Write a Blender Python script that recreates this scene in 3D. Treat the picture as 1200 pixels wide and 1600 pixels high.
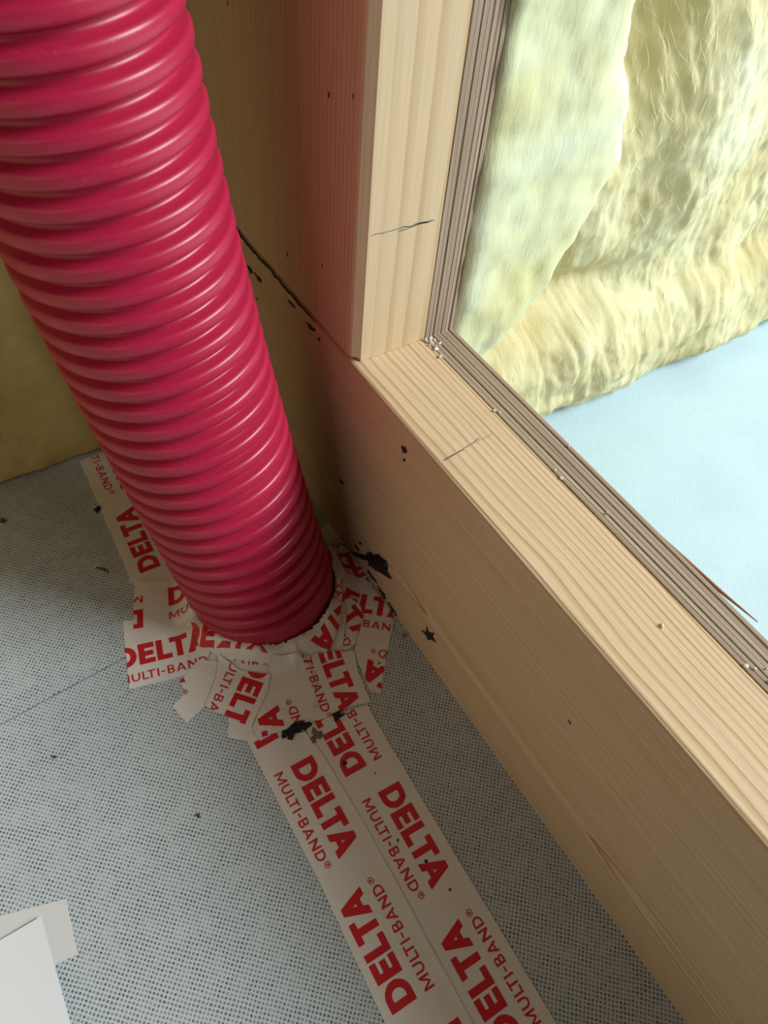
import bpy, bmesh, math, random
import numpy as np
from mathutils import Vector, Matrix, noise
from mathutils.geometry import tessellate_polygon

for o in list(bpy.data.objects): bpy.data.objects.remove(o)
SC = bpy.context.scene
COL = SC.collection
rnd = random.Random(7)

# ------------------------------------------------------------------ camera
cam_d = bpy.data.cameras.new('camera'); cam = bpy.data.objects.new('camera', cam_d); COL.objects.link(cam)
RV = ((0.84306, -0.53295, 0.07224), (-0.38470, -0.69143, -0.61150), (0.37584, 0.48774, -0.78794))
cam.matrix_world = Matrix(((RV[0][0], -RV[1][0], -RV[2][0], -0.22175), (RV[0][1], -RV[1][1], -RV[2][1], -0.34107),
                           (RV[0][2], -RV[1][2], -RV[2][2], 0.56974), (0, 0, 0, 1)))
cam_d.sensor_fit = 'HORIZONTAL'; cam_d.sensor_width = 36; cam_d.lens = 36 * 1174.1 / 1200
cam_d.clip_start = 0.01; cam_d.clip_end = 50
cam_d.dof.use_dof = True; cam_d.dof.focus_distance = 0.50; cam_d.dof.aperture_fstop = 16
SC.camera = cam

# ------------------------------------------------------------------ light
W = bpy.data.worlds.new('world'); SC.world = W; W.use_nodes = True
W.node_tree.nodes['Background'].inputs[0].default_value = (1.0, 0.96, 0.90, 1)
W.node_tree.nodes['Background'].inputs[1].default_value = 0.02
def area(name, loc, target, size, power, color):
    d = bpy.data.lights.new(name, 'AREA'); d.shape = 'RECTANGLE'; d.size, d.size_y = size; d.energy = power; d.color = color
    o = bpy.data.objects.new(name, d); COL.objects.link(o); o.location = loc
    o.rotation_euler = (Vector(target) - Vector(loc)).to_track_quat('-Z', 'Y').to_euler()
    return o
area('window_and_fill_light', (1.75, -1.40, 1.75), (0, 0, 0.1), (1.2, 1.2), 100, (0.92, 0.98, 1.0))
area('window_and_fill_light', (0.9, -2.2, 1.5), (0, 0, 0.1), (0.9, 1.0), 6, (0.92, 0.98, 1.0))  # weak front fill, added to brighten the post front and the wool
area('window_and_fill_light', (-1.9, -1.05, 0.95), (-0.1, -0.25, 0.1), (0.8, 0.8), 3.5, (0.95, 0.98, 1.0))  # left fill with no window behind it, added to lift the beam side
SC.view_settings.view_transform = 'Standard'; SC.view_settings.look = 'None'
SC.view_settings.gamma = 1.0; SC.view_settings.use_curve_mapping = False
SC.view_settings.exposure = 0.08

# ------------------------------------------------------------------ helpers
def tag(o, label=None, cat=None, group=None, kind=None):
    if label: o['label'] = label
    if cat: o['category'] = cat
    if group: o['group'] = group
    if kind: o['kind'] = kind
    return o
def wloc(o):
    l = Vector(o.location)
    while o.parent: o = o.parent; l += Vector(o.location)
    return l
def mesh_obj(name, verts, faces, mat, parent=None, loc=None, smooth=False):
    """verts are in world metres; stored relative to the object's own place"""
    base = Vector(loc) if loc is not None else (wloc(parent) if parent else Vector((0, 0, 0)))
    me = bpy.data.meshes.new(name)
    me.from_pydata([tuple(Vector(v) - base) for v in verts], [], [list(f) for f in faces]); me.update()
    if smooth: me.polygons.foreach_set('use_smooth', [True] * len(me.polygons))
    o = bpy.data.objects.new(name, me); COL.objects.link(o)
    if parent:
        o.parent = parent; o.location = base - wloc(parent)
    else: o.location = base
    if mat: me.materials.append(mat)
    return o
def bm_obj(name, bm, mat, parent=None, loc=None, smooth=False):
    bm.verts.index_update(); 
    v = [x.co.copy() for x in bm.verts]; f = [[q.index for q in p.verts] for p in bm.faces]
    bm.free(); return mesh_obj(name, v, f, mat, parent, loc, smooth)
def empty(name, loc):
    o = bpy.data.objects.new(name, None); COL.objects.link(o); o.location = loc; o.empty_display_size = 0.02; return o
def box_data(x0, x1, y0, y1, z0, z1):
    v = [(x, y, z) for x in (x0, x1) for y in (y0, y1) for z in (z0, z1)]
    return v, [(0, 1, 3, 2), (4, 6, 7, 5), (0, 4, 5, 1), (2, 3, 7, 6), (0, 2, 6, 4), (1, 5, 7, 3)]

# ------------------------------------------------------------------ materials
class NT:
    def __init__(s, name, rough=0.6, spec=0.5):
        s.m = bpy.data.materials.new(name); s.m.use_nodes = True; s.t = s.m.node_tree
        s.b = s.t.nodes['Principled BSDF']; s.b.inputs['Roughness'].default_value = rough
        s.b.inputs['Specular IOR Level'].default_value = spec
    def n(s, typ, **kw):
        x = s.t.nodes.new(typ)
        for k, v in kw.items(): setattr(x, k, v)
        return x
    def set(s, sock, v):
        if hasattr(v, 'is_output') or isinstance(v, bpy.types.NodeSocket): s.t.links.new(v, sock)
        elif v is not None: sock.default_value = v
    def math(s, op, a, b=None, c=None, clamp=False):
        x = s.n('ShaderNodeMath', operation=op, use_clamp=clamp)
        s.set(x.inputs[0], a); s.set(x.inputs[1], b)
        if c is not None: s.set(x.inputs[2], c)
        return x.outputs[0]
    def coord(s, scale=(1, 1, 1), rot=(0, 0, 0), loc=(0, 0, 0)):
        tc = s.n('ShaderNodeTexCoord'); mp = s.n('ShaderNodeMapping')
        mp.inputs['Scale'].default_value = scale; mp.inputs['Rotation'].default_value = rot; mp.inputs['Location'].default_value = loc
        s.t.links.new(tc.outputs['Object'], mp.inputs[0]); return mp.outputs[0]
    def noise(s, vec, scale, detail=3, rough=0.5):
        x = s.n('ShaderNodeTexNoise'); s.set(x.inputs['Vector'], vec); x.inputs['Scale'].default_value = scale
        x.inputs['Detail'].default_value = detail; x.inputs['Roughness'].default_value = rough; return x.outputs['Fac']
    def ramp(s, fac, stops, interp='LINEAR'):
        x = s.n('ShaderNodeValToRGB'); s.set(x.inputs[0], fac); r = x.color_ramp; r.interpolation = interp
        while len(r.elements) < len(stops): r.elements.new(0.5)
        for e, (p, c) in zip(r.elements, stops): e.position = p; e.color = (*c, 1) if len(c) == 3 else c
        return x.outputs[0]
    def mix(s, fac, a, b, mode='MIX'):
        x = s.n('ShaderNodeMix', data_type='RGBA', blend_type=mode); s.set(x.inputs[0], fac)
        for i, v in ((6, a), (7, b)): s.set(x.inputs[i], (*v, 1) if isinstance(v, tuple) else v)
        return x.outputs[2]
    def bump(s, h, strength=0.3, dist=0.001):
        x = s.n('ShaderNodeBump'); x.inputs['Strength'].default_value = strength; x.inputs['Distance'].default_value = dist
        s.set(x.inputs['Height'], h); s.t.links.new(x.outputs[0], s.b.inputs['Normal'])
    def color(s, c): s.set(s.b.inputs['Base Color'], (*c, 1) if isinstance(c, tuple) else c)
def plain(name, c, rough=0.6, spec=0.4):
    m = NT(name, rough, spec); m.color(c); return m.m

def wood(name, axis, pith, spacing, light, dark, amp=0.006, wav=3.0, strength=1.0, off=(0, 0, 0), bump=0.25):
    """growth rings around a pith line; axis 'Y' or 'Z' is the grain direction (object coordinates, metres)"""
    m = NT(name, 0.62, 0.25)
    co = m.coord(loc=off); sp = m.n('ShaderNodeSeparateXYZ'); m.set(sp.inputs[0], co)
    a, b, l = (sp.outputs[0], sp.outputs[2], sp.outputs[1]) if axis == 'Y' else (sp.outputs[0], sp.outputs[1], sp.outputs[2])
    st = (4, wav, 4) if axis == 'Y' else (4, 4, wav)
    n1 = m.noise(m.coord(scale=st, loc=off), 1.0, 2, 0.45)
    n2 = m.noise(m.coord(scale=tuple(q * 4.3 for q in st), loc=off), 1.0, 2)
    da = m.math('SUBTRACT', a, pith[0]); db = m.math('SUBTRACT', b, pith[1])
    r = m.math('SQRT', m.math('ADD', m.math('MULTIPLY', da, da), m.math('MULTIPLY', db, db)))
    w1 = m.math('MULTIPLY', m.math('SUBTRACT', n1, 0.5), amp * 4)
    if axis == 'Y': w1 = m.math('MULTIPLY', w1, m.math('MAXIMUM', 0.22, m.math('MULTIPLY_ADD', b, -9.0, 1.9)))   # calmer towards the bark side
    r = m.math('ADD', r, w1)
    r = m.math('ADD', r, m.math('MULTIPLY', m.math('SUBTRACT', n2, 0.5), amp * 0.35))
    ring = m.math('FRACT', m.math('DIVIDE', r, spacing))
    ridx = m.math('FLOOR', m.math('DIVIDE', r, spacing))
    wn = m.n('ShaderNodeTexWhiteNoise', noise_dimensions='1D'); m.set(wn.inputs['W'], ridx)
    late = m.ramp(ring, [(0.0, (0.1,) * 3), (0.12, (0,) * 3), (0.5, (0.08,) * 3), (0.84, (0.85,) * 3), (0.93, (1,) * 3), (1.0, (0.1,) * 3)])
    late = m.math('MULTIPLY', late, m.math('MULTIPLY_ADD', wn.outputs['Value'], 0.75, 0.35))
    fst = (900, 14, 900) if axis == 'Y' else (900, 900, 14)
    fib = m.noise(m.coord(scale=fst, loc=off), 1.0, 2)
    big = m.noise(m.coord(scale=tuple(q * 0.8 for q in st), loc=(3.1, 1.7, 0.3)), 1.0, 2)
    c = m.mix(m.math('MULTIPLY', late, strength), light, dark)
    c = m.mix(m.math('MULTIPLY', m.math('SUBTRACT', fib, 0.45), 0.8, clamp=True), c, tuple(q * 0.72 for q in dark))
    c = m.mix(m.math('MULTIPLY', m.math('SUBTRACT', big, 0.5), 0.9, clamp=True), c, (dark[0] * 1.05, dark[1] * 0.9, dark[2] * 0.8))
    m.color(c)
    m.bump(m.math('ADD', m.math('MULTIPLY', late, -0.8), m.math('MULTIPLY', fib, 0.6)), bump, 0.0006)
    return m.m

PINE_L, PINE_D = (0.69, 0.52, 0.33), (0.43, 0.25, 0.10)
M_beam = wood('spruce_beam', 'Y', (-0.055, 0.055), 0.0017, PINE_L, PINE_D, amp=0.005, wav=2.2, bump=0.5)
M_post = wood('spruce_post', 'Z', (0.11, 0.16), 0.0042, (0.66, 0.50, 0.31), (0.50, 0.335, 0.17), amp=0.003, wav=1.0, strength=0.7)
def ply_mat():
    m = NT('weathered_ply', 0.75, 0.2)
    oi = m.n('ShaderNodeObjectInfo')
    st = m.noise(m.coord(scale=(700, 6, 700)), 1.0, 3); sv = m.noise(m.coord(scale=(700, 700, 6)), 1.0, 3)
    sp = m.n('ShaderNodeSeparateXYZ'); g = m.n('ShaderNodeNewGeometry'); m.set(sp.inputs[0], g.outputs['Normal'])
    up = m.math('ABSOLUTE', sp.outputs[2])
    f = m.math('ADD', m.math('MULTIPLY', st, up), m.math('MULTIPLY', sv, m.math('SUBTRACT', 1.0, up)))
    c = m.ramp(f, [(0.3, (0.24, 0.165, 0.11)), (0.5, (0.39, 0.295, 0.21)), (0.7, (0.52, 0.42, 0.325))])
    c = m.mix(m.math('MULTIPLY', oi.outputs['Random'], 0.35), c, (0.32, 0.23, 0.16))
    m.color(c); m.bump(f, 0.5, 0.0008); return m.m
M_ply = ply_mat()
def pipe_mat():
    m = NT('red_plastic', 0.33, 0.5)
    d = m.noise(m.coord(), 900, 2); dust = m.ramp(d, [(0.66, (0,) * 3), (0.76, (1,) * 3)])
    b = m.noise(m.coord(), 14, 3)
    c = m.mix(b, (0.39, 0.013, 0.047), (0.46, 0.018, 0.062))
    big = m.ramp(m.noise(m.coord(), 30, 2), [(0.45, (0,) * 3), (0.7, (1,) * 3)])
    c = m.mix(m.math('MULTIPLY', m.math('MULTIPLY', dust, big), 0.35), c, (0.65, 0.35, 0.36))
    m.color(c); m.set(m.b.inputs['Roughness'], m.math('MULTIPLY_ADD', b, 0.14, 0.27)); return m.m
M_pipe = pipe_mat()
def membrane(name, base, hole, contrast):
    m = NT(name, 0.7, 0.25)
    p = 0.00262
    sp = m.n('ShaderNodeSeparateXYZ'); jit = m.n('ShaderNodeTexNoise'); m.set(jit.inputs['Vector'], m.coord()); jit.inputs['Scale'].default_value = 60
    mp = m.coord(rot=(0, 0, math.radians(45)), scale=(1, 1, 1))
    ad = m.n('ShaderNodeVectorMath', operation='MULTIPLY_ADD'); m.set(ad.inputs[0], jit.outputs['Color']); ad.inputs[1].default_value = (0.0018,) * 3; m.set(ad.inputs[2], mp)
    m.set(sp.inputs[0], ad.outputs[0])
    u = m.math('DIVIDE', sp.outputs[0], p); v = m.math('DIVIDE', sp.outputs[1], p)
    fu = m.math('SUBTRACT', m.math('FRACT', u), 0.5); fv = m.math('SUBTRACT', m.math('FRACT', v), 0.5)
    q = m.math('ADD', m.math('POWER', m.math('ABSOLUTE', fu), 2.6), m.math('POWER', m.math('ABSOLUTE', fv), 2.6))
    d = m.math('POWER', q, 1 / 2.6)
    cb = m.n('ShaderNodeCombineXYZ'); m.set(cb.inputs[0], m.math('FLOOR', u)); m.set(cb.inputs[1], m.math('FLOOR', v))
    wn = m.n('ShaderNodeTexWhiteNoise', noise_dimensions='2D'); m.set(wn.inputs['Vector'], cb.outputs[0])
    mk = m.ramp(d, [(0.23, (1,) * 3), (0.37, (0,) * 3)])
    pat = m.ramp(m.noise(m.coord(), 70, 3, 0.6), [(0.25, (0.5,) * 3), (0.55, (1,) * 3)])
    mk = m.math('MULTIPLY', mk, m.math('MULTIPLY', pat, m.math('MULTIPLY_ADD', wn.outputs['Value'], 0.45, 0.6, clamp=True)))
    dirt = m.noise(m.coord(), 9, 4, 0.6)
    b = m.mix(m.math('MULTIPLY', m.math('SUBTRACT', dirt, 0.42), 0.9, clamp=True), base, tuple(x * 0.72 for x in base))
    m.color(m.mix(m.math('MULTIPLY', mk, contrast), b, hole)); m.bump(m.math('SUBTRACT', 1.0, mk), 0.35, 0.0006); return m.m
M_mem = membrane('perforated_membrane', (0.57, 0.63, 0.645), (0.075, 0.095, 0.10), 0.95)
M_fleece = membrane('fleece_membrane', (0.53, 0.69, 0.77), (0.36, 0.47, 0.53), 0.30)
def tape_mat():
    m = NT('tape_white', 0.42, 0.4)
    n = m.noise(m.coord(), 45, 4, 0.6); m.color(m.mix(n, (0.82, 0.79, 0.74), (0.74, 0.70, 0.64)))
    m.bump(m.noise(m.coord(), 160, 3), 0.12, 0.001); return m.m
M_tape = tape_mat(); M_ink = plain('red_ink', (0.60, 0.018, 0.022), 0.45); M_ink2 = plain('red_ink_small', (0.58, 0.03, 0.035), 0.45)
def wool_mat(name, a, b, c3):
    m = NT(name, 0.95, 0.05)
    n = m.noise(m.coord(), 9, 4, 0.6); f = m.noise(m.coord(scale=(260, 260, 60), rot=(0, 0.3, 0)), 1.0, 4, 0.65)
    col = m.ramp(n, [(0.32, a), (0.52, b), (0.68, c3)])
    col = m.mix(m.math('MULTIPLY', m.math('SUBTRACT', f, 0.42), 0.9, clamp=True), col, a)
    m.color(col); m.bump(f, 0.4, 0.0016)
    m.b.inputs['Subsurface Weight'].default_value = 0.0
    return m.m
M_wool = wool_mat('glass_wool', (0.56, 0.48, 0.24), (0.69, 0.63, 0.37), (0.73, 0.75, 0.53))
M_woolp = wool_mat('glass_wool_pale', (0.64, 0.60, 0.29), (0.70, 0.72, 0.46), (0.72, 0.80, 0.62))
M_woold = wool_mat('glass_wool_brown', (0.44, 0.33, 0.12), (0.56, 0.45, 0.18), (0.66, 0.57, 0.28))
M_fibre = plain('wool_fibre', (0.78, 0.78, 0.50), 0.8, 0.2)
M_black = plain('black_residue', (0.012, 0.010, 0.009), 0.5)
M_grey = plain('grey_smear', (0.16, 0.15, 0.14), 0.6)
M_knot = plain('dark_resin', (0.10, 0.045, 0.02), 0.6)
M_pencil = plain('graphite', (0.13, 0.125, 0.12), 0.5)
M_chip = plain('pale_chip', (0.80, 0.78, 0.72), 0.7)
M_woodchip = plain('wood_chip', (0.85, 0.78, 0.62), 0.7)
M_splint = plain('brown_splinter', (0.36, 0.16, 0.08), 0.6)
M_paper = plain('white_paper', (0.80, 0.83, 0.85), 0.7); M_paper2 = plain('offwhite_paper', (0.68, 0.69, 0.68), 0.7)
M_twig = plain('brown_twig', (0.09, 0.065, 0.035), 0.8)

# ------------------------------------------------------------------ floor
HB, PT0, PT1 = 0.2152, 0.060, 0.0852          # beam height, panel faces
SX = -0.002                                   # side plane of beam and post
def seam_y(x): return -0.019 + (x + 0.315) * 0.08
fv, ff = [], []
xs = np.linspace(-1.3, 0.03, 40)
for x in xs:
    y = seam_y(x) + 0.0006 * math.sin(x * 37)
    fv += [(x, -1.6, 0), (x, y - .0011, 0), (x, y - .0009, -.0025), (x, y, -.0025), (x, y - .0002, 0.0008), (x, 0.9, 0.0008), (x, 0.9, -0.03), (x, -1.6, -0.03)]
n = 8
for i in range(len(xs) - 1):
    for k in range(n):
        a, b = i * n + k, i * n + (k + 1) % n
        ff.append((a, a + n, b + n, b))
ff += [tuple(range(n))[::1], tuple((len(xs) - 1) * n + k for k in range(n))[::-1]]
tag(mesh_obj('floor', fv, ff, M_mem, loc=(-0.6, 0, 0)), 'perforated grey membrane floor with lap seam left of the beam', kind='structure')
v, f = box_data(0.031, 2.2, -1.6, 0.9, -0.03, 0.0)
tag(mesh_obj('floor', v, f, M_fleece, loc=(1, 0, 0)), 'bright white fleece floor behind the beam', kind='structure')

v, f = box_data(-0.62, -0.56, -0.31, 0.20, 0.0008, 0.70)
tag(mesh_obj('wall_light_blocker', v, f, M_post, loc=(-0.59, 0, 0.0008)), 'unseen timber board added on the left to block the fill light', kind='structure')  # out-of-view board, added to keep the left fill off the back corner
# ------------------------------------------------------------------ beam, post
def prism(profile, axis, a0, a1, seg=1, wob=0.0):
    """profile list of 2-D points swept along an axis: 'Y' -> (x,z), 'Z' -> (x,y)"""
    v, f = [], []; n = len(profile)
    for s in range(seg + 1):
        t = a0 + (a1 - a0) * s / seg
        for p in profile:
            v.append((p[0], t, p[1]) if axis == 'Y' else (p[0], p[1], t))
    for s in range(seg):
        for k in range(n):
            a, b = s * n + k, s * n + (k + 1) % n
            f.append((a, b, b + n, a + n))
    f += [tuple(range(n))[::-1], tuple(seg * n + k for k in range(n))]
    return v, f
c = 0.0032
prof = [(SX, 0), (SX, HB - c), (SX + 0.0009, HB - 0.0009), (SX + c, HB), (PT0 - 0.0012, HB), (PT0, HB - 0.0012), (PT0, 0)]
v, f = prism(prof, 'Y', -1.3, 0.60)
BEAM = mesh_obj('timber_beam', v, f, M_beam, loc=(0.03, 0, 0))
tag(BEAM, 'long pale softwood beam with bevelled top edge lying across the floor', 'beam')
k = 0.0065
prof = [(SX, k), (SX + 0.0012, k - 0.0022), (SX + k, 0), (PT0 - 0.001, 0), (PT0, 0.001), (PT0, 0.40), (SX, 0.40)]
v, f = prism(prof, 'Z', HB + 0.0004, 1.10, 2)
for i in range(len(v)):                       # worn lower arris on the side face
    if len(prof) <= i < 2 * len(prof): v[i] = (v[i][0], v[i][1], HB + .0040)
    elif i in (0, 1, len(prof) - 1): v[i] = (v[i][0] + .0045, v[i][1], v[i][2])
POST = mesh_obj('timber_post', v, f, M_post, loc=(0.03, 0.15, HB))
tag(POST, 'upright pale softwood post with planed corner standing on the long beam', 'post')

# ------------------------------------------------------------------ panel with plies
PANEL = empty('laminated_panel', (0.0726, 0.25, 0))
tag(PANEL, 'grey-brown laminated board with striped edges fixed behind the post and beam', 'panel')
NPLY = 7
for i in range(NPLY):
    x0 = PT0 + 0.00005 + (PT1 - PT0) * i / NPLY; x1 = PT0 + (PT1 - PT0) * (i + 1) / NPLY - 0.0001
    s = [0.0001, -0.0004, 0.0002, -0.0003, 0.0, -0.0005, 0.0002][i]; r = 0.0007
    L = [(-1.3, 0), (0.60, 0), (0.60, 1.10), (-s + r * 0, 1.10), (-s, HB + s), (-1.3, HB + s)]
    v = [(x, y, z) for x in (x0, x1) for y, z in L]
    f = [tuple(range(6))[::-1], tuple(range(6, 12))] + [(q, (q + 1) % 6, 6 + (q + 1) % 6, 6 + q) for q in range(6)]
    o = mesh_obj('ply', v, f, M_ply, PANEL)
    b = o.modifiers.new('edge', 'BEVEL'); b.width = 0.0004; b.segments = 1; b.limit_method = 'ANGLE'
def tube_strip(name, pts, rad, mat, parent=None, loc=None, sides=6):
    v, f = [], []; P = [Vector(p) for p in pts]; n = len(P)
    for i, p in enumerate(P):
        t = (P[min(i + 1, n - 1)] - P[max(i - 1, 0)]).normalized()
        a = t.orthogonal().normalized(); b = t.cross(a)
        rr = rad[i] if isinstance(rad, (list, tuple)) else rad
        for q in range(sides):
            w = 2 * math.pi * q / sides; v.append(p + (a * math.cos(w) + b * math.sin(w)) * rr)
    for i in range(n - 1):
        for q in range(sides):
            a0, b0 = i * sides + q, i * sides + (q + 1) % sides
            f.append((a0, b0, b0 + sides, a0 + sides))
    f += [tuple(range(sides))[::-1], tuple((n - 1) * sides + q for q in range(sides))]
    return mesh_obj(name, v, f, mat, parent, loc)
o = tube_strip('splinter', [(PT1 - .0004, -0.215, HB - .001), (PT1 + .0004, -0.240, HB - .0006), (PT1 + .0012, -0.265, HB), (PT1 + .0034, -0.290, HB + .001)], [.0006, .0011, .0011, .0003], M_splint, PANEL)
o['label'] = 'reddish brown splinter peeling off the edge'

# ------------------------------------------------------------------ flat flakes and strokes on faces
def flake(name, centre, eu, ev, size, mat, parent, seed, spikes=9, solid=False, th=0.0006, stretch=1.0, rot=0.0, label=None):
    r = random.Random(seed); C = Vector(centre); eu, ev = Vector(eu), Vector(ev); nn = eu.cross(ev).normalized()
    pts = []
    for i in range(spikes):
        a = 2 * math.pi * i / spikes + r.uniform(-.2, .2); q = size * r.choice((0.8, 0.9, 1.0) if solid else (0.35, 0.55, 0.8, 1.0, 1.0)) * r.uniform(.75, 1.1)
        x, y = math.cos(a) * q * stretch, math.sin(a) * q
        pts.append((x * math.cos(rot) - y * math.sin(rot), x * math.sin(rot) + y * math.cos(rot)))
    v = [C + eu * p[0] + ev * p[1] for p in pts] + [C + eu * p[0] * .9 + ev * p[1] * .9 + nn * th for p in pts] + [C + nn * th * 1.6]
    n = spikes
    f = [(i, (i + 1) % n, n + (i + 1) % n, n + i) for i in range(n)] + [(n + i, n + (i + 1) % n, 2 * n) for i in range(n)] + [tuple(range(n))[::-1]]
    o = mesh_obj(name, v, f, mat, parent)
    if label: o['label'] = label
    return o
def stroke(name, pts, widths, normal, mat, parent):
    P = [Vector(p) for p in pts]; N = Vector(normal).normalized(); v, f = [], []
    for i, p in enumerate(P):
        t = (P[min(i + 1, len(P) - 1)] - P[max(i - 1, 0)]).normalized(); s = N.cross(t)
        w = widths[i] if isinstance(widths, (list, tuple)) else widths
        v += [p + s * w / 2 + N * .00012, p - s * w / 2 + N * .00012]
    for i in range(len(P) - 1): f.append((2 * i, 2 * i + 2, 2 * i + 3, 2 * i + 1))
    return mesh_obj(name, v, f, mat, parent)
EY, EZ = (0, -1, 0), (0, 0, 1)      # eu x ev = (-1,0,0): out of the side plane
def side(y, z): return (SX - 0.00005, y / 1000, z / 1000)
for i, (y, z, s, st, ro) in enumerate([(-71, 195, 3.6, 1.2, .6), (-72, 186, 1.5, 1.2, 0), (7, 80, 2.6, 1.7, .2), (-72, 41, 1.6, 2.6, .3), (-23, 20, 2.6, 2, .3), (-28, 33, 2.2, 1.6, .9), (-66, 6, 4, 2.6, -.1), (-50, 9, 4, 2.4, 0.1), (-84, 4, 3, 3.0, 0)]):
    flake('black_residue', side(y, z), EY, EZ, s / 1000, M_black, BEAM, 40 + i, spikes=11, stretch=st, rot=ro, th=0.0009)
def blot(name, yz, mat, parent, th, label=None):
    n = len(yz); o_ = [Vector((SX - .00005, y / 1000, z / 1000)) for y, z in yz]; c_ = sum(o_, Vector()) / n
    t_ = [p + (c_ - p) * .12 + Vector((-th, 0, 0)) for p in o_]
    o = mesh_obj(name, o_ + t_ + [c_ + Vector((-th * 1.7, 0, 0))], [(i, (i + 1) % n, n + (i + 1) % n, n + i) for i in range(n)] + [(n + i, n + (i + 1) % n, 2 * n) for i in range(n)] + [tuple(range(n))[::-1]], mat, parent)
    if label: o['label'] = label
blot('black_residue', [(-38, 31), (-43, 39), (-49, 42), (-55, 51), (-60, 52), (-68, 56), (-71, 51), (-70, 45), (-78, 43), (-72, 39), (-67, 36), (-62, 32), (-56, 27), (-50, 25), (-44, 20), (-42, 26)], M_black, BEAM, .0022, 'thick black tarry blob')
blot('black_residue', [(-13, 2), (-20, 9), (-27, 16), (-36, 25), (-41, 30), (-44, 27), (-40, 21), (-32, 13), (-22, 5)], M_black, BEAM, .0008)
blot('black_residue', [(-124, 29), (-130, 34), (-129, 43), (-133, 39), (-139, 47), (-138.5, 40), (-144, 39), (-138, 34), (-135, 28), (-130, 30)], M_black, BEAM, .0008, 'black star-shaped fleck')
for i, (y, z, s, st, ro) in enumerate([(38, 380, 3.2, .42, 0), (44, 268, 2.3, .55, 0), (13, 390, 2.2, .5, 0), (168, 384, 2.6, .6, .2), (96, 246, 3.2, .6, .2)]):
    flake('dark_knot', side(y, z), EY, EZ, s / 1000, M_knot, POST, 70 + i, spikes=10, stretch=st, rot=ro, th=0.00012)
for i, (y, z, s, st, ro) in enumerate([(165, 190, 4.5, 2.2, -.2), (150, 192, 3.5, 2.5, 0), (92, 206, 3.0, 2.8, 0), (62, 205, 4.0, 2.2, .3), (47, 203, 2.4, 1.5, .5), (170, 176, 2.4, 1.0, 0), (155, 168, 2, 1.0, 0)]):
    flake('stain_and_seam_shade', side(y, z), EY, EZ, s / 1000, M_knot if i > 4 else M_black, BEAM, 90 + i, spikes=10, stretch=st, rot=ro, th=0.0004)
r_ = random.Random(11); sp_ = [Vector((SX, .052 + .0045 * i, HB - .0012 + r_.uniform(-.0012, .0012))) for i in range(36)]
stroke('stain_and_seam_shade', sp_, [max(.0006, .0022 + .0016 * noise.noise(Vector((i * .35, 2, 3)))) * min(1, i / 5) + .0003 for i in range(36)], (-1, 0, 0), M_black, BEAM)  # black stroke paints the shade in the post joint, along with its stains
flake('dark_knot', side(-266, 136), EY, EZ, .0022, M_knot, BEAM, 99, th=.0002)
# pencil marks
def wiggle(a, b, nrm, n, amp, seed, wid, parent):
    r = random.Random(seed); A, B = Vector(a), Vector(b); side_ = Vector(nrm).cross(B - A).normalized()
    pts = [A.lerp(B, i / n) + side_ * r.uniform(-amp, amp) for i in range(n + 1)]
    stroke('pencil_mark', pts, [wid * r.uniform(.6, 1.2) * (0.4 if i in (0, n) else 1) for i in range(n + 1)], nrm, M_pencil, parent)
wiggle((.006, 0, .3135), (.030, 0, .3125), (0, -1, 0), 8, .0005, 1, .0006, POST)
wiggle((.028, 0, .3128), (.054, 0, .3115), (0, -1, 0), 9, .0006, 2, .0011, POST)
wiggle((.034, 0, .3115), (.050, 0, .3122), (0, -1, 0), 6, .0005, 3, .0007, POST)
wiggle((.026, 0, .3110), (.034, 0, .3112), (0, -1, 0), 4, .0003, 4, .0006, POST)
wiggle((.0025, -.1052, HB), (.020, -.1035, HB), (0, 0, 1), 6, .0003, 5, .0012, BEAM)
wiggle((.018, -.1036, HB), (.036, -.1000, HB), (0, 0, 1), 6, .0003, 6, .0006, BEAM)
wiggle((.028, -.1022, HB), (.046, -.1012, HB), (0, 0, 1), 6, .0004, 7, .0004, BEAM)
# chips and dust on the beam top and in the corner
EX, EYt = (1, 0, 0), (0, 1, 0)
for i in range(14):
    a = rnd.random(); x = rnd.uniform(.0575, .0665); y = -.002 - a * a * .022
    flake('pale_chip', (x, y, HB + .0005), EX, EYt, rnd.uniform(.0007, .0021), M_chip, PANEL, 120 + i, spikes=7, th=rnd.uniform(.0008, .0022))
for i, (x, y, s) in enumerate([(.059, -.085, 1.2), (.062, -.088, 1.0), (.061, -.147, 1.3), (.0605, -.154, 1.6), (.0615, -.305, 1.5), (.064, -.309, 1.2), (.066, -.318, 1.3), (.070, -.312, .8), (.0668, -.19, 1.2), (.083, -.135, 1.0)]):
    flake('pale_chip', (x, y, HB + .0004), EX, EYt, s / 1000, M_chip, PANEL, 150 + i, spikes=7, th=.0009)
o = flake('wood_chip', (.039, -.264, HB + .0001), EX, EYt, .0019, M_woodchip, None, 171, spikes=8, th=.0012, stretch=.8)
tag(o, 'tiny pale wood chip lying alone on the bright beam top', 'wood chip')

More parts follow.
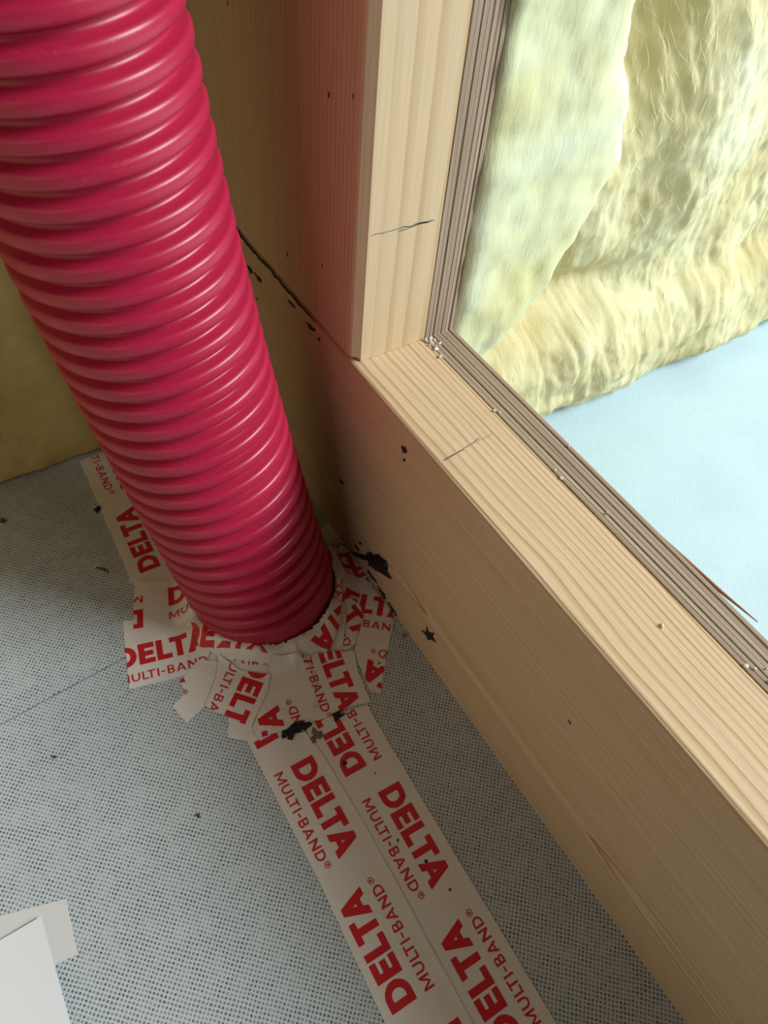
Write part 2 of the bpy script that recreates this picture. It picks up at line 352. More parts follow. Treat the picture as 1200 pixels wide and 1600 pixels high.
# ------------------------------------------------------------------ glass wool
def fbm(x, y, z, o=4): return noise.fractal(Vector((x, y, z)), 0.9, 2.0, o)
def interp(x, xs_, ys_): return float(np.interp(x, xs_, ys_))
def sstep(a, b, x):
    t = min(1, max(0, (x - a) / (b - a))); return t * t * (3 - 2 * t)
def xe(z): return interp(z, [0, .05, .12, .155, .2, .25, .31, .40, .5, .7, 1.0], [.087, .09, .112, .140, .185, .219, .238, .209, .185, .20, .19]) + 0.004 * fbm(0, 3, z * 22)
def y_main(x, z):
    y = 0.046 + 0.014 * fbm(x * 9, 1.3, z * 7) + 0.0035 * fbm(x * 34, 5, z * 26) + 0.0022 * fbm(x * 105 + z * 30, 2, z * 13, 3)
    top = 0.128 + 0.10 * sstep(.25, .62, x) * 0.0 + 0.012 * fbm(x * 14, 8, 0)                    # bottom roll
    roll = 1 - sstep(top - .012, top + .014, z)
    t = min(1, z / max(top, .01)); y -= roll * (0.026 * math.sqrt(max(0, 1 - (2 * t - 1) ** 2)) + 0.004)
    y += 0.034 * math.exp(-((x - .265) / .055) ** 2 - ((z - .150) / .022) ** 2)                   # pocket above the roll
    y += 0.026 * math.exp(-((x - .245) / .022) ** 2 - ((z - .20) / .035) ** 2)
    y += 0.034 * math.exp(-((x - .275 - (z - .35) * .2) / .035) ** 2 - ((z - .38) / .075) ** 2)    # hollow beside the flap
    y -= 0.018 * math.exp(-((x - .37) / .05) ** 2 - ((z - .23) / .06) ** 2)
    y -= 0.012 * math.exp(-((x - .345) / .035) ** 2 - ((z - .33) / .05) ** 2)
    if z < .02: y += 0.010 * (1 - z / .02) ** 2
    return y
def grid_faces(nu, nv, off=0): return [(off + i * nv + j, off + (i + 1) * nv + j, off + (i + 1) * nv + j + 1, off + i * nv + j + 1) for i in range(nu - 1) for j in range(nv - 1)]
def batt(name, X, Z, yf, yback, mat, loc):
    v = [(x, yf(x, z), z) for x in X for z in Z]; nu, nv = len(X), len(Z); f = grid_faces(nu, nv)
    ring = [i * nv for i in range(nu)] + [(nu - 1) * nv + j for j in range(1, nv)] + [i * nv + nv - 1 for i in range(nu - 2, -1, -1)] + [j for j in range(nv - 2, 0, -1)]
    b0 = len(v); v += [(v[q][0], yback, v[q][2]) for q in ring]; n = len(ring)
    f += [(ring[(i + 1) % n], ring[i], b0 + i, b0 + (i + 1) % n) for i in range(n)] + [tuple(b0 + i for i in range(n))]
    return mesh_obj(name, v, f, mat, loc=loc, smooth=True)
X = list(np.linspace(.0875, .70, 290)) + list(np.linspace(.72, 1.3, 25)); Z = list(np.linspace(0.0002, .46, 200)) + list(np.linspace(.48, 1.05, 25))
WOOL = batt('glass_wool_batt', X, Z, y_main, .20, M_wool, (.6, .1, 0))
tag(WOOL, 'big rumpled yellow glass wool batt standing on the bright white floor', 'insulation')
# the pale flap folded over the panel side
v, f = [], []; Z2 = list(np.linspace(.075, .46, 120)) + list(np.linspace(.48, 1.05, 20)); NT_ = 40
for z in Z2:
    e = xe(z)
    for i in range(NT_):
        t = i / (NT_ - 1)
        if t < .82:
            u = t / .82; x = .0854 + (e - .0854) * (1 - (1 - u) ** 1.6)
            d = max(0, e - x); w = min(1, d / .045)
            y = .044 - .045 * math.sqrt(max(0, 1 - (1 - w) ** 2)) * min(1, (e - .0868) / .06)
            y += .006 * fbm(x * 16, 4, z * 11) + .0022 * fbm(x * 60, 1, z * 30)
        else:
            u = (t - .82) / .18; x = e - (e - .0868) * u * .8; y = .044 + .006 * math.sin(u * 1.57) + .003 * fbm(x * 16, 4, z * 11)
        if i == 0: y = .040
        if i == 1: x = .0857
        v.append((x, y, z))
f = [(i * NT_ + j, i * NT_ + j + 1, (i + 1) * NT_ + j + 1, (i + 1) * NT_ + j) for i in range(len(Z2) - 1) for j in range(NT_ - 1)]
FLAP = mesh_obj('glass_wool_flap', v, f, M_woolp, loc=(.15, .02, .075), smooth=True)
tag(FLAP, 'pale greenish-yellow glass wool flap folded along the panel edge', 'insulation')
def y_left(x, z):
    y = .212 + .09 * z + .005 * fbm(x * 9, 7, z * 8) + .0022 * fbm(x * 40, 2, z * 30)
    if z < .012: y += .008 * (1 - math.sqrt(max(0, 1 - (1 - z / .012) ** 2)))
    if z < .0036: y += .022
    return y
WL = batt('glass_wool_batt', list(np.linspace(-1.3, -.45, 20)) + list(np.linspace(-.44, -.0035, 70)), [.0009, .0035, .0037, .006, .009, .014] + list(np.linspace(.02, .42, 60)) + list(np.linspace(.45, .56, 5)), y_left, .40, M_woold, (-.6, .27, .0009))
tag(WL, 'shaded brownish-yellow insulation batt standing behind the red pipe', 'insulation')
def fibres(name, parent, surf, n, seed, zr, xr, length, mat, tilt=-.25):
    r = random.Random(seed); v, f = [], []
    for i in range(n):
        x, z = r.uniform(*xr), r.uniform(*zr); L = r.uniform(*length); a = tilt + r.gauss(0, .30); w = r.uniform(.00006, .00016)
        dx, dz = math.sin(a), math.cos(a); lift = r.uniform(.0002, .0016); cv = r.uniform(-.15, .15); b0 = len(v); S = 4
        for s in range(S + 1):
            t = s / S; q = a + cv * (t - .5) * 2; px, pz = x + math.sin(q) * L * (t - .5), z + math.cos(q) * L * (t - .5)
            pz = max(.0012, pz); y = surf(px, pz) - lift * math.sin(t * math.pi) - .0002
            ww = w * (0.4 + math.sin(t * math.pi))
            v += [(px - dz * ww, y, pz + dx * ww), (px + dz * ww, y, pz - dx * ww)]
        f += [(b0 + 2 * s, b0 + 2 * s + 1, b0 + 2 * s + 3, b0 + 2 * s + 2) for s in range(S)]
    o = mesh_obj(name, v, f, mat, parent); o['kind'] = 'stuff'; return o
fibres('loose_fibres', WOOL, y_main, 3000, 5, (.002, .45), (.10, .70), (.006, .018), M_fibre)

# ------------------------------------------------------------------ corrugated pipe
AX = (-.087378, -.0120317, -.15234643, .23427476, .06821688, -.23352111)
def axis(s): return Vector((AX[0] + AX[2] * s + AX[4] * s * s, AX[1] + AX[3] * s + AX[5] * s * s, s))
def tang(s): return Vector((AX[2] + 2 * AX[4] * s, AX[3] + 2 * AX[5] * s, 1)).normalized()
RO, RI, PITCH = .0622, .0545, .01585
def pipe():
    v, f = [], []; NS = 96; rows = []
    prof = [(0.0, RI), (0.09, RI + .0002), (0.16, RI + .0012), (0.215, RO - .0022), (0.27, RO - .0007), (.36, RO - .0001), (.5, RO), (.64, RO - .0001), (.73, RO - .0007), (.785, RO - .0022), (.84, RI + .0012), (.91, RI + .0002)]
    s = -.002; ds = PITCH
    import itertools
    k = 0
    # the base collar is a smooth cuff that the tape closes over
    rows += [(-.0004, RO - .0006), (.008, RO - .0006), (.0155, RO - .0003), (.0170, RO - .0008)]
    s = .0185 - 0.50 * PITCH
    arc = s
    while arc < .62:
        for t, r in prof:
            if arc + t * PITCH > .0180: rows.append((arc + t * PITCH, r))
        arc += PITCH
    # convert arc length to axis parameter
    par, acc, cur = [], 0.0, 0.0; step = .0005; tab = [(0, 0)]
    while acc < .66:
        d = math.sqrt(1 + (AX[2] + 2 * AX[4] * cur) ** 2 + (AX[3] + 2 * AX[5] * cur) ** 2); acc += d * step; cur += step; tab.append((acc, cur))
    ta = np.array(tab)
    for a, r in rows:
        q = float(np.interp(a, ta[:, 0], ta[:, 1])) if a > 0 else a
        t = tang(max(q, 0)); e1 = Vector((1, 0, 0)); e1 = (e1 - t * e1.dot(t)).normalized(); e2 = t.cross(e1); cc = axis(max(q, 0)) + (Vector((0, 0, q)) if q < 0 else Vector())
        blend = min(1, max(0, q / .02))
        for i in range(NS):
            w = 2 * math.pi * i / NS; p = cc + (e1 * math.cos(w) + e2 * math.sin(w)) * r
            if q < .012: p.z = max(.0009, q + (p.z - q) * blend)
            v.append(p)
    n = len(rows)
    for i in range(n - 1):
        for q in range(NS):
            a, b = i * NS + q, i * NS + (q + 1) % NS; f.append((a, b, b + NS, a + NS))
    f.append(tuple((n - 1) * NS + q for q in range(NS)))
    return v, f
v, f = pipe()
PIPE = mesh_obj('corrugated_pipe', v, f, M_pipe, loc=(AX[0], AX[1], .0009), smooth=True)
tag(PIPE, 'thick crimson corrugated plastic pipe rising from the taped floor', 'pipe')
def pipe_at(z, ang, r=RO + .0002):
    p = axis(z); return Vector((p.x + math.cos(ang) * r, p.y + math.sin(ang) * r, z))
for i, (z, an, s) in enumerate([(.030, -.12, .0042), (.062, .15, .0045), (.052, .28, .0052), (.045, .05, .003)]):
    p = pipe_at(z, an); u = Vector((-math.sin(an), math.cos(an), 0)); 
    flake('black_residue', p, u, (0, 0, 1), s, M_black, PIPE, 200 + i, spikes=9, stretch=.6, th=.0012, label='black speck of sealant')

# ------------------------------------------------------------------ tape with printing
def arc_pts(cx, cy, rx, ry, a0, a1, n): return [(cx + rx * math.cos(math.radians(a0 + (a1 - a0) * i / n)), cy + ry * math.sin(math.radians(a0 + (a1 - a0) * i / n))) for i in range(n + 1)]
def glyph(ch, s):
    """outline and holes at cap height 1 with stroke weight s; returns (width, [loops])"""
    h = s * .92
    if ch == 'D':
        w = .88; o = [(0, 0)] + arc_pts(w - .5, .5, .5, .5, -90, 90, 14) + [(0, 1)]
        return w, [o, [(s, h)] + arc_pts(w - .5, .5, .5 - s, .5 - h, -90, 90, 12) + [(s, 1 - h)]]
    if ch == 'E':
        w = .68; return w, [[(0, 0), (w, 0), (w, h), (s, h), (s, .5 - h / 2), (w * .92, .5 - h / 2), (w * .92, .5 + h / 2), (s, .5 + h / 2), (s, 1 - h), (w, 1 - h), (w, 1), (0, 1)]]
    if ch == 'L':
        w = .64; return w, [[(0, 0), (w, 0), (w, h), (s, h), (s, 1), (0, 1)]]
    if ch == 'T':
        w = .78; m = w / 2; return w, [[(m - s / 2, 0), (m + s / 2, 0), (m + s / 2, 1 - h), (w, 1 - h), (w, 1), (0, 1), (0, 1 - h), (m - s / 2, 1 - h)]]
    if ch == 'I': return s, [[(0, 0), (s, 0), (s, 1), (0, 1)]]
    if ch == '-': return .42, [[(0, .38), (.42, .38), (.42, .38 + h), (0, .38 + h)]]
    if ch == 'A':
        w = 1.0; m = w / 2; sl = s * 1.12; b0, b1 = .20, .20 + h * .85
        xl = lambda y: (m - sl * .45) * y                        # outer left edge
        il = lambda y: xl(y) + sl; ytip = (m - sl) / (m - sl * .45)
        o = [(0, 0), (sl, 0), (il(b0), b0), (w - il(b0), b0), (w - sl, 0), (w, 0), (m + sl * .45, 1), (m - sl * .45, 1)]
        return w, [o, [(il(b1), b1), (w - il(b1), b1), (m, min(.93, ytip))]]
    if ch == 'M':
        w = 1.12; m = w / 2; q = s * 1.05
        return w, [[(0, 0), (s, 0), (s, .66), (m - q * .35, .12), (m + q * .35, .12), (w - s, .66), (w - s, 0), (w, 0), (w, 1), (w - s, 1), (m, .34), (s, 1), (0, 1)]]
    if ch == 'N':
        w = .92; return w, [[(0, 0), (s, 0), (s, 1 - s * 2.0), (w - s, 0), (w, 0), (w, 1), (w - s, 1), (w - s, s * 2.0), (s, 1), (0, 1)]]
    if ch == 'U':
        w = .86; r = w / 2; o = [(0, 1)] + arc_pts(r, .42, r, .42, 180, 360, 14) + [(w, 1), (w - s, 1)] + arc_pts(r, .42, r - s, .42 - h, 360, 180, 12) + [(s, 1)]
        return w, [o]
    if ch == 'B':
        w = .74; o = [(0, 0)] + arc_pts(w - .28, .28, .28, .28, -90, 60, 8) + arc_pts(w - .31, .75, .25, .25, -50, 90, 8) + [(0, 1)]
        return w, [o, [(s, h)] + arc_pts(w - .28, .28, .28 - s, .28 - h, -90, 90, 7) + [(s, .56 - h)], [(s, .56)] + arc_pts(w - .31, .75, .25 - s, .25 - h * .75, -80, 90, 7) + [(s, 1 - h)]]
    if ch == 'R':
        w = .7; return w, [[(0, 0), (s, 0), (s, .4), (w - s, 0), (w, 0), (w * .6, .42), (w, .6), (w, .85), (w * .8, 1), (0, 1)]]
    if ch == 'o':   # the registered mark: ring with a small R
        return .62, [arc_pts(.31, .72, .31, .31, 0, 348, 20), arc_pts(.31, .72, .235, .235, 0, 348, 18)]
def word(text, s, gap):
    x = 0; out = []
    for i, ch in enumerate(text):
        if text[i - 1:i + 1] in ('TA', 'LT', 'BA', 'LU'): x -= gap * (1.6 if text[i - 1:i + 1] in ('TA', 'LT') else .3)
        w, loops = glyph(ch, s)
        out.append([[(px + x, py) for px, py in l] for l in loops])
        if ch == 'o':
            _, rl = glyph('R', .2); out.append([[(px * .34 + x + .20, py * .30 + .57) for px, py in l] for l in rl])
        x += w + gap
    return x - gap, out
BIG = word('DELTA', .265, .085); SMALL = word('MULTI-BANDo', .185, .21)
def place_word(wd, length, height, origin, d):
    w, gl = wd; k = length / w; u = (-d[1], d[0]); tris = []
    for loops in gl:
        L = [[Vector((origin[0] + d[0] * px * k + u[0] * py * height, origin[1] + d[1] * px * k + u[1] * py * height, 0)) for px, py in l] for l in loops]
        flat = [p for l in L for p in l]
        for t in tessellate_polygon(L): tris.append([flat[q] for q in t])
    return tris
# height map of what already lies on the floor (mm grid)
GX0, GY0, GN, GM = -300, -460, 330, 720
HM = np.zeros((GN, GM)); RP = 61.9; CX, CY = AX[0] * 1000, AX[1] * 1000
gx, gy = np.meshgrid(GX0 + np.arange(GN), GY0 + np.arange(GM), indexing='ij')
rr = np.hypot(gx - CX, gy - CY); tt = np.clip((rr - RP) / 18, 0, 1)
ang = np.arctan2(gy - CY, gx - CX)
HM = 13.0 * (1 - tt) ** 1.8 * (1 + .10 * np.sin(ang * 5 + 1) + .07 * np.sin(ang * 11)) + np.where(gy > -19 + (gx + 315) * .08, .8, 0)
def blur(A, n):
    for _ in range(n):
        A = (A + np.roll(A, 1, 0) + np.roll(A, -1, 0) + np.roll(A, 1, 1) + np.roll(A, -1, 1)) / 5
    return A
def dil(A):
    return np.maximum.reduce([A, np.roll(A, 1, 0), np.roll(A, -1, 0), np.roll(A, 1, 1), np.roll(A, -1, 1)])
def sample(A, x, y):
    u, w = x - GX0, y - GY0; i, j = int(min(max(u, 0), GN - 2)), int(min(max(w, 0), GM - 2)); a, b = u - i, w - j
    a, b = min(max(a, 0), 1), min(max(b, 0), 1)
    return A[i, j] * (1 - a) * (1 - b) + A[i + 1, j] * a * (1 - b) + A[i, j + 1] * (1 - a) * b + A[i + 1, j + 1] * a * b
def inside(poly, x, y):
    r = False; n = len(poly); j = n - 1
    for i in range(n):
        xi, yi = poly[i]; xj, yj = poly[j]
        if (yi > y) != (yj > y) and x < (xj - xi) * (y - yi) / (yj - yi) + xi: r = not r
        j = i
    return r
def cut_grid(bm, step):
    xs_ = [v.co.x for v in bm.verts]; ys_ = [v.co.y for v in bm.verts]
    for ax, lo, hi in ((0, min(xs_), max(xs_)), (1, min(ys_), max(ys_))):
        k0 = math.floor(lo / step) + 1
        while k0 * step < hi:
            co = Vector((0, 0, 0)); co[ax] = k0 * step; no = Vector((0, 0, 0)); no[ax] = 1
            bmesh.ops.bisect_plane(bm, geom=bm.verts[:] + bm.edges[:] + bm.faces[:], plane_co=co, plane_no=no, dist=1e-5); k0 += 1
def rough_poly(poly, seed, amp):
    r = random.Random(seed); out = []
    for i, p in enumerate(poly):
        q = poly[(i + 1) % len(poly)]; L = math.hypot(q[0] - p[0], q[1] - p[1]); n = max(1, int(L / 5)); out.append(p)
        nx, ny = -(q[1] - p[1]) / L, (q[0] - p[0]) / L
        for k in range(1, n):
            t = k / n; o = r.uniform(-amp, amp); out.append((p[0] + (q[0] - p[0]) * t + nx * o, p[1] + (q[1] - p[1]) * t + ny * o))
    return out
def bm_poly(poly):
    bm = bmesh.new(); 
    L = [Vector((p[0], p[1], 0)) for p in poly]; vs = [bm.verts.new(p) for p in L]
    for t in tessellate_polygon([L]): bm.faces.new([vs[q] for q in t])
    bmesh.ops.dissolve_limit(bm, angle_limit=.01, verts=bm.verts[:], edges=[e for e in bm.edges if len(e.link_faces) == 2])
    return bm
def tape(label, outline, prints, seed=0, amp=.35, step=2.0, wrinkle=.25, group=None, name='tape_piece', specks=(), rmin=-1.5):
    """outline in floor mm; prints = [(origin of the word baseline, reading direction)]"""
    global HM
    poly = rough_poly(outline, seed, amp)
    cx = sum(p[0] for p in outline) / len(outline); cy = sum(p[1] for p in outline) / len(outline)
    S = np.maximum(blur(dil(dil(HM)), 2), dil(HM))
    def z(x, y, up):
        w = wrinkle * noise.noise(Vector((x * .09, y * .09, seed))) * .9 + wrinkle
        return sample(S, x, y) + w + up
    TH = .18
    ok = lambda x, y: math.hypot(x - CX, y - CY) > RP + rmin
    bm = bm_poly(poly); cut_grid(bm, step)
    bmesh.ops.triangulate(bm, faces=[q for q in bm.faces if len(q.verts) > 4])
    bmesh.ops.delete(bm, geom=[q for q in bm.faces if not ok(*q.calc_center_median()[:2])], context='FACES')
    for v_ in bm.verts: v_.co = Vector((v_.co.x, v_.co.y, z(v_.co.x, v_.co.y, TH))) / 1000
    bmesh.ops.recalc_face_normals(bm, faces=bm.faces[:])
    if sum(q.normal.z for q in bm.faces) < 0: bmesh.ops.reverse_faces(bm, faces=bm.faces[:])
    ext = bmesh.ops.extrude_edge_only(bm, edges=[e for e in bm.edges if e.is_boundary])
    for v_ in [g for g in ext['geom'] if isinstance(g, bmesh.types.BMVert)]: v_.co.z -= (TH + .05) / 1000
    z0 = min(v_.co.z for v_ in bm.verts)
    T = bm_obj(name, bm, M_tape, loc=(cx / 1000, cy / 1000, z0))
    tag(T, label, 'tape', group)
    for org, d in prints:
        Ld = math.hypot(*d); d = (d[0] / Ld, d[1] / Ld); u = (-d[1], d[0])
        for nm, wd, ln, hh, off, mt in (('printed_word', BIG, 75.5, 18.4, 0, M_ink), ('printed_small_word', SMALL, 77, 7.3, -13.7, M_ink2)):
            bm = bmesh.new()
            for tri in place_word(wd, ln, hh, (org[0] + u[0] * off, org[1] + u[1] * off), d):
                m_ = [sum(p[i] for p in tri) / 3 for i in (0, 1)]
                if abs(m_[0] - cx) < 400: 
                    try: bm.faces.new([bm.verts.new(p) for p in tri])
                    except ValueError: pass
            bmesh.ops.remove_doubles(bm, verts=bm.verts[:], dist=1e-4)
            # drop faces far outside, then clip by the outline
            xs_, ys_ = [p[0] for p in poly], [p[1] for p in poly]; bb = (min(xs_), max(xs_), min(ys_), max(ys_))
            bmesh.ops.delete(bm, geom=[q for q in bm.faces if max(v_.co.x for v_ in q.verts) < bb[0] or min(v_.co.x for v_ in q.verts) > bb[1] or max(v_.co.y for v_ in q.verts) < bb[2] or min(v_.co.y for v_ in q.verts) > bb[3]], context='FACES')
            if not bm.faces: bm.free(); continue
            for i in range(len(poly)):
                p, q = poly[i], poly[(i + 1) % len(poly)]
                # only faces near this edge need the cut
                lo = (min(p[0], q[0]) - .1, min(p[1], q[1]) - .1); hi = (max(p[0], q[0]) + .1, max(p[1], q[1]) + .1)
                fs = [g for g in bm.faces if max(v_.co.x for v_ in g.verts) >= lo[0] and min(v_.co.x for v_ in g.verts) <= hi[0] and max(v_.co.y for v_ in g.verts) >= lo[1] and min(v_.co.y for v_ in g.verts) <= hi[1]]
                if not fs: continue
                ge = list({e for g in fs for e in g.edges}); gv = list({w_ for g in fs for w_ in g.verts})
                bmesh.ops.bisect_plane(bm, geom=gv + ge + fs, plane_co=(p[0], p[1], 0), plane_no=(-(q[1] - p[1]), q[0] - p[0], 0), dist=1e-5)
            def bad(g):
                m_ = g.calc_center_median(); return not inside(poly, m_.x, m_.y) or not ok(m_.x, m_.y)
            bmesh.ops.delete(bm, geom=[g for g in bm.faces if bad(g)], context='FACES')
            if not bm.faces: bm.free(); continue
            cut_grid(bm, step)
            for v_ in bm.verts: v_.co = Vector((v_.co.x, v_.co.y, z(v_.co.x, v_.co.y, TH + .17))) / 1000
            bmesh.ops.recalc_face_normals(bm, faces=bm.faces[:])
            if sum(g.normal.z for g in bm.faces) < 0: bmesh.ops.reverse_faces(bm, faces=bm.faces[:])
            o = bm_obj(nm, bm, mt, T); o['label'] = 'bold red printed word' if nm == 'printed_word' else 'small red printed word'
    for i, (x, y, s) in enumerate(specks):
        flake('dark_speck', (x / 1000, y / 1000, (z(x, y, TH + .1)) / 1000), EX, EYt, s / 1000, M_black, T, seed * 31 + i, spikes=8, th=.0004, stretch=1.3, rot=seed + i)
    # this piece is now part of what later pieces lie on
    xs_, ys_ = [p[0] for p in poly], [p[1] for p in poly]
    for i in range(max(0, int(min(xs_) - GX0)), min(GN, int(max(xs_) - GX0) + 2)):
        for j in range(max(0, int(min(ys_) - GY0)), min(GM, int(max(ys_) - GY0) + 2)):
            if inside(poly, GX0 + i, GY0 + j): HM[i, j] = z(GX0 + i, GY0 + j, TH + .02)
    return T

tape('narrow taped strip running back from the pipe to the dark insulation', [(-177.5, 209.5), (-132, 209.5), (-136, 40), (-157, 36), (-186.5, 53), (-184, 60)],
     [((-152, 231), (-.045, -1)), ((-156.5, 56.5), (.045, 1))], 1, .2, 3)
tape('right one of the two long parallel tape strips on the floor', [(-118.5, -128), (-104, -128), (-97, -141), (-66, -147), (-67.3, -158.5), (-70.8, -268), (-74.4, -389), (-76.5, -455), (-123.5, -455), (-120, -320), (-117.5, -235)],
     [((-92.0, -188.6), (.02, 1)), ((-96.0, -210.2), (-.033, -1)), ((-95.6, -385.2), (.033, 1)), ((-97.3, -407), (-.03, -1))], 2, .25, 4,
     specks=[(-87.5, -292.1, 1.6), (-80, -222, 1.2), (-101, -246, 1.5), (-92, -268, 1.8), (-106, -178, 2.0), (-90, -197, .8)])
tape('left one of the two long parallel tape strips on the floor', [(-161.4, -122), (-132, -130), (-120, -140), (-116.6, -165), (-116.0, -236), (-118.5, -315), (-122.5, -455), (-172.5, -455), (-167.3, -333), (-162.6, -241)],
     [((-139.0, -135.4), (0.0, 1)), ((-142.3, -159.7), (-.018, -1)), ((-142.6, -332.9), (.03, 1)), ((-144.5, -354.3), (-.03, -1))], 3, .25, 4)
tape('shadowed tape piece lying between pipe and beam', [(-3.3, 26.8), (-2.6, 17), (-3.2, -50), (-3.0, -82), (-40, -52), (-26, -16), (-20, 20)], [((-31, -46.5), (1, -.08)), ((-3.5, -12), (-1, .15))], 4)
tape('jagged tape piece in front of the pipe with one upside-down letter near the beam', [(-38.5, -79), (-8.9, -96), (-31.5, -120), (-51.7, -144.2), (-57.9, -138), (-51.6, -102)], [((-6.9, -178.2), (-.5, .866))], 5, .5, specks=[(-38.8, -121, 1.0)])
tape('short tape piece right of the pipe tucked against the beam foot', [(-30, -24), (-5.7, -44), (-2.6, -84), (-9, -97), (-17, -103), (-37.9, -79.5)], [((-52.9, -49.6), (.753, -.658))], 6)
tape('crumpled tape tab at the right of the pipe foot', [(-42.8, -51.3), (-30, -54), (-24, -66), (-27.7, -77.4), (-49.5, -98.9), (-75.3, -90.5), (-58, -66)], [((-52.5, -23.4), (.15, -.99))], 7, .5, wrinkle=.6)
tape('smooth bottom layer of tape ringing the pipe foot at the front', [(-166, -10), (-150, -14), (-140, -34), (-120, -54), (-97, -66), (-70, -64), (-46, -50), (-40, -70), (-60, -96), (-95, -108), (-130, -100), (-156, -76), (-172, -45)], [], 17, .4, 2.0, .3, rmin=2.5)
tape('large tape piece left of the pipe, nearest to the floor seam', [(-205, 19.8), (-222.2, -40.2), (-168.7, -54.2), (-148, -40), (-150, 0)], [((-224.7, -20.4), (.968, -.25))], 8, .2)
tape('tape piece at the left of the pipe under the narrow strip', [(-182.5, 53), (-159.8, 41), (-145, 34), (-145, -12), (-157, -18), (-199.8, 8.0)], [((-166.4, 14.7), (.94, -.34)), ((-186.2, 22.6), (-.94, .34))], 9, .3)
tape('small blank tape tab pointing forward at the left front of the pipe', [(-199, -70.5), (-194.6, -88.9), (-177, -82.9), (-158, -79.7), (-150, -56), (-165.4, -44), (-185.5, -54), (-186.6, -66)], [((-252, -29), (.93, -.37))], 10, .4)
tape('torn tape corner showing below the angled tape piece at the front', [(-160, -90), (-172.7, -115.5), (-156.7, -129.2), (-140, -128), (-140, -100)], [], 11, .6)
tape('curved tape collar around the left front of the pipe foot', [(-158, -12), (-146, -16), (-132, -40), (-110, -60), (-93, -64), (-93, -87), (-112, -84), (-134, -70), (-150, -52), (-160, -36)], [((-174.8, -25.4), (.78, -.63))], 12, .4, 2.0, .5)
tape('curved tape collar around the right front of the pipe foot', [(-97, -66), (-70, -62), (-45, -48), (-24, -18), (-21, 4), (-15, 6), (-20, -32), (-36, -55), (-52, -78), (-70, -92), (-100, -86)], [((-11.3, -49.6), (-.92, -.40))], 13, .4, 2.0, .5)
tape('tape piece at the pipe front left of the torn black hole', [(-113, -76), (-90, -87), (-92, -110), (-110.9, -136.8), (-131.9, -132.6), (-153.7, -127.9), (-152.9, -118.6), (-126, -88)], [((-142.5, -185.2), (.2, .98))], 14, .5, wrinkle=.4)
tape('square tape piece covering the joint at the top of the right strip', [(-96, -86), (-69.4, -92), (-51.4, -100.6), (-58, -119), (-62.5, -146.7), (-80, -141.5), (-91.3, -142.5), (-110.9, -137), (-103, -110)], [((-75.3, -67.9), (-.172, -.985))], 15, .5, wrinkle=.4)
tape('angled tape piece with lifted edge at the front left of the pipe', [(-150, -51), (-139.5, -71), (-121, -86), (-130, -98), (-154.2, -117.6), (-177.1, -82.9), (-160, -66)], [((-127, -63.9), (-.767, -.641))], 16, .4, wrinkle=.4)
# black sealant showing where the tape is torn
hole = empty('sealant_patch', (-.124, -.137, .0006)); tag(hole, 'black sealant blob where the tape is torn at the front', 'sealant')
for i, (x, y, s, st, ro) in enumerate([(-127, -136.5, 7.5, 1.5, .1), (-118, -137.5, 5.0, 1.4, -.2), (-133, -134.5, 3.6, 1.5, .3)]):
    flake('sealant_lump', (x / 1000, y / 1000, (sample(HM, x, y) + .25) / 1000), EX, EYt, s / 1000, M_black, hole, 300 + i, spikes=12, stretch=st, rot=ro, th=.0012)
for i, (x, y, s, st, ro) in enumerate([(-113, -147, 5.5, 1.0, 1.0), (-117, -151, 4.2, .9, .6)]):
    o = flake('grey_smear', (x / 1000, y / 1000, (sample(HM, x, y) + .3) / 1000), EX, EYt, s / 1000, M_grey, hole, 310 + i, spikes=10, stretch=st, rot=ro, th=.0002); o['label'] = 'grey dirty smear'
o = flake('sealant_patch', (-.0915, -.144, (sample(HM, -91.5, -144) + .25) / 1000), EX, EYt, .0052, M_black, None, 320, spikes=10, stretch=1.5, rot=.3, th=.001)
tag(o, 'small black sealant blob on the right strip below the square tape', 'sealant')

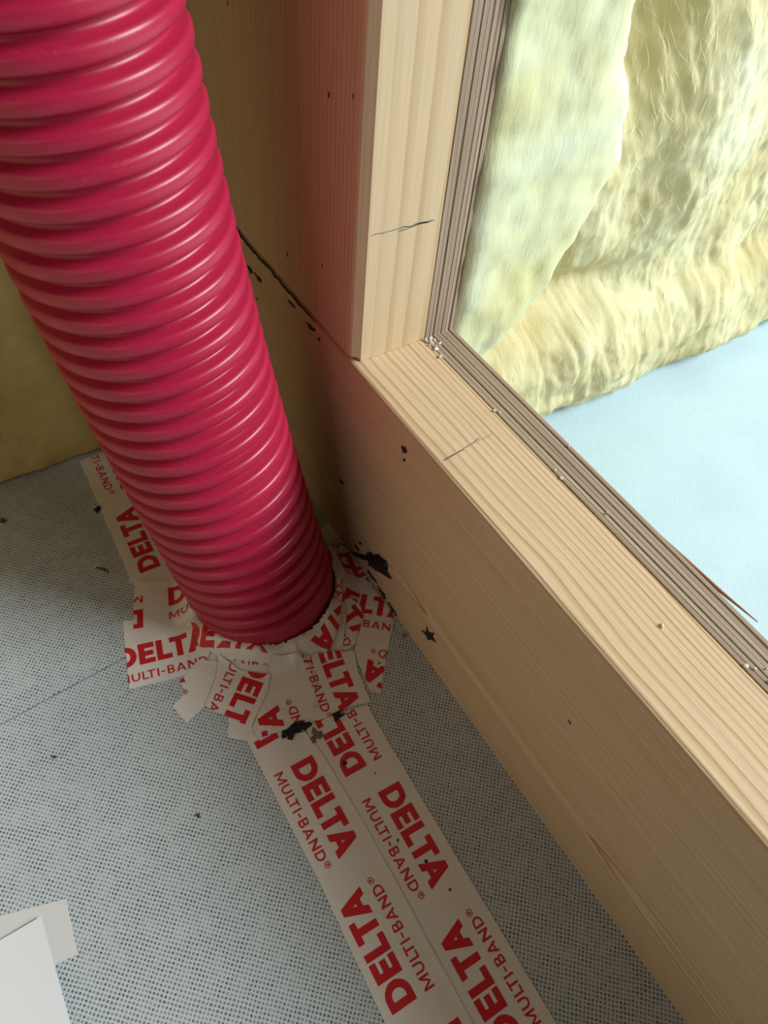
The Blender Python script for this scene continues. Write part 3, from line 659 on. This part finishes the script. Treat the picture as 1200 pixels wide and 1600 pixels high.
# ------------------------------------------------------------------ papers and crumbs
def sheet(name, poly, z0, th, mat, label, curl=0.0):
    bm = bm_poly([(x, y) for x, y in poly]); cut_grid(bm, 6.0)
    xs_ = [v_.co.x for v_ in bm.verts]
    for v_ in bm.verts:
        v_.co = Vector((v_.co.x / 1000, v_.co.y / 1000, z0 + curl * (max(0, (v_.co.x - min(xs_)) / 140) ** 2)))
    bmesh.ops.recalc_face_normals(bm, faces=bm.faces[:])
    if sum(g.normal.z for g in bm.faces) < 0: bmesh.ops.reverse_faces(bm, faces=bm.faces[:])
    r = bmesh.ops.extrude_face_region(bm, geom=bm.faces[:])
    for g in r['geom']:
        if isinstance(g, bmesh.types.BMVert): g.co.z += th
    bmesh.ops.recalc_face_normals(bm, faces=bm.faces[:])
    cx = sum(p[0] for p in poly) / len(poly) / 1000; cy = sum(p[1] for p in poly) / len(poly) / 1000
    o = bm_obj(name, bm, mat, loc=(cx, cy, z0)); tag(o, label, 'paper'); return o
sheet('paper_sheet', [(-420, -128), (-311.5, -161.5), (-315.7, -197), (-329, -195), (-420, -215)], .0002, .0002, M_paper2, 'off-white paper strip lying under the white sheet')
sheet('paper_sheet', [(-430, -163), (-354.8, -164), (-328.4, -164.2), (-330.8, -231.4), (-333, -330), (-430, -330)], .0008, .0003, M_paper, 'bright white paper sheet on top at the lower left', .004)
def crumb(name, x, y, s, mat, label, cat, seed, st=1.0, ro=0, th=.0015, z=.0001):
    o = flake(name, (x / 1000, y / 1000, z), EX, EYt, s / 1000, mat, None, seed, spikes=9, stretch=st, rot=ro, th=th); tag(o, label, cat); return o
zf = .0009
crumb('black_crumb', -183.4, 143.2, 3.6, M_black, 'black crumb on the shaded floor near the dark insulation', 'crumb', 401, 1.3, .4, z=zf)
o = tube_strip('twig', [(-.2055, .0815, zf + .001), (-.201, .077, zf + .0012), (-.1985, .0715, zf + .001)], [.0007, .0011, .0006], M_twig); o.location = (0, 0, 0); tag(o, 'short brown twig on the floor left of the pipe', 'twig')
crumb('dark_crumb', -260.3, 171.6, 4, M_twig, 'dark brown crumb at the left edge by the insulation foot', 'crumb', 402, .8, .4, z=zf)
crumb('dark_crumb', -215.3, -157.3, 2.2, M_twig, 'dark crumb alone on the floor left of the long tape strips', 'crumb', 403, .8, z=.0001, th=.001)
crumb('dark_crumb', -288.5, -63.8, 1.8, M_twig, 'small grey speck on the floor below the seam line', 'crumb', 404, z=.0001, th=.001)
crumb('wood_crumb', -7.7, -110.5, 2.0, plain('tan_crumb', (.38, .22, .09), .8), 'tan crumb at the foot of the beam', 'crumb', 405, z=.0001, th=.0018)
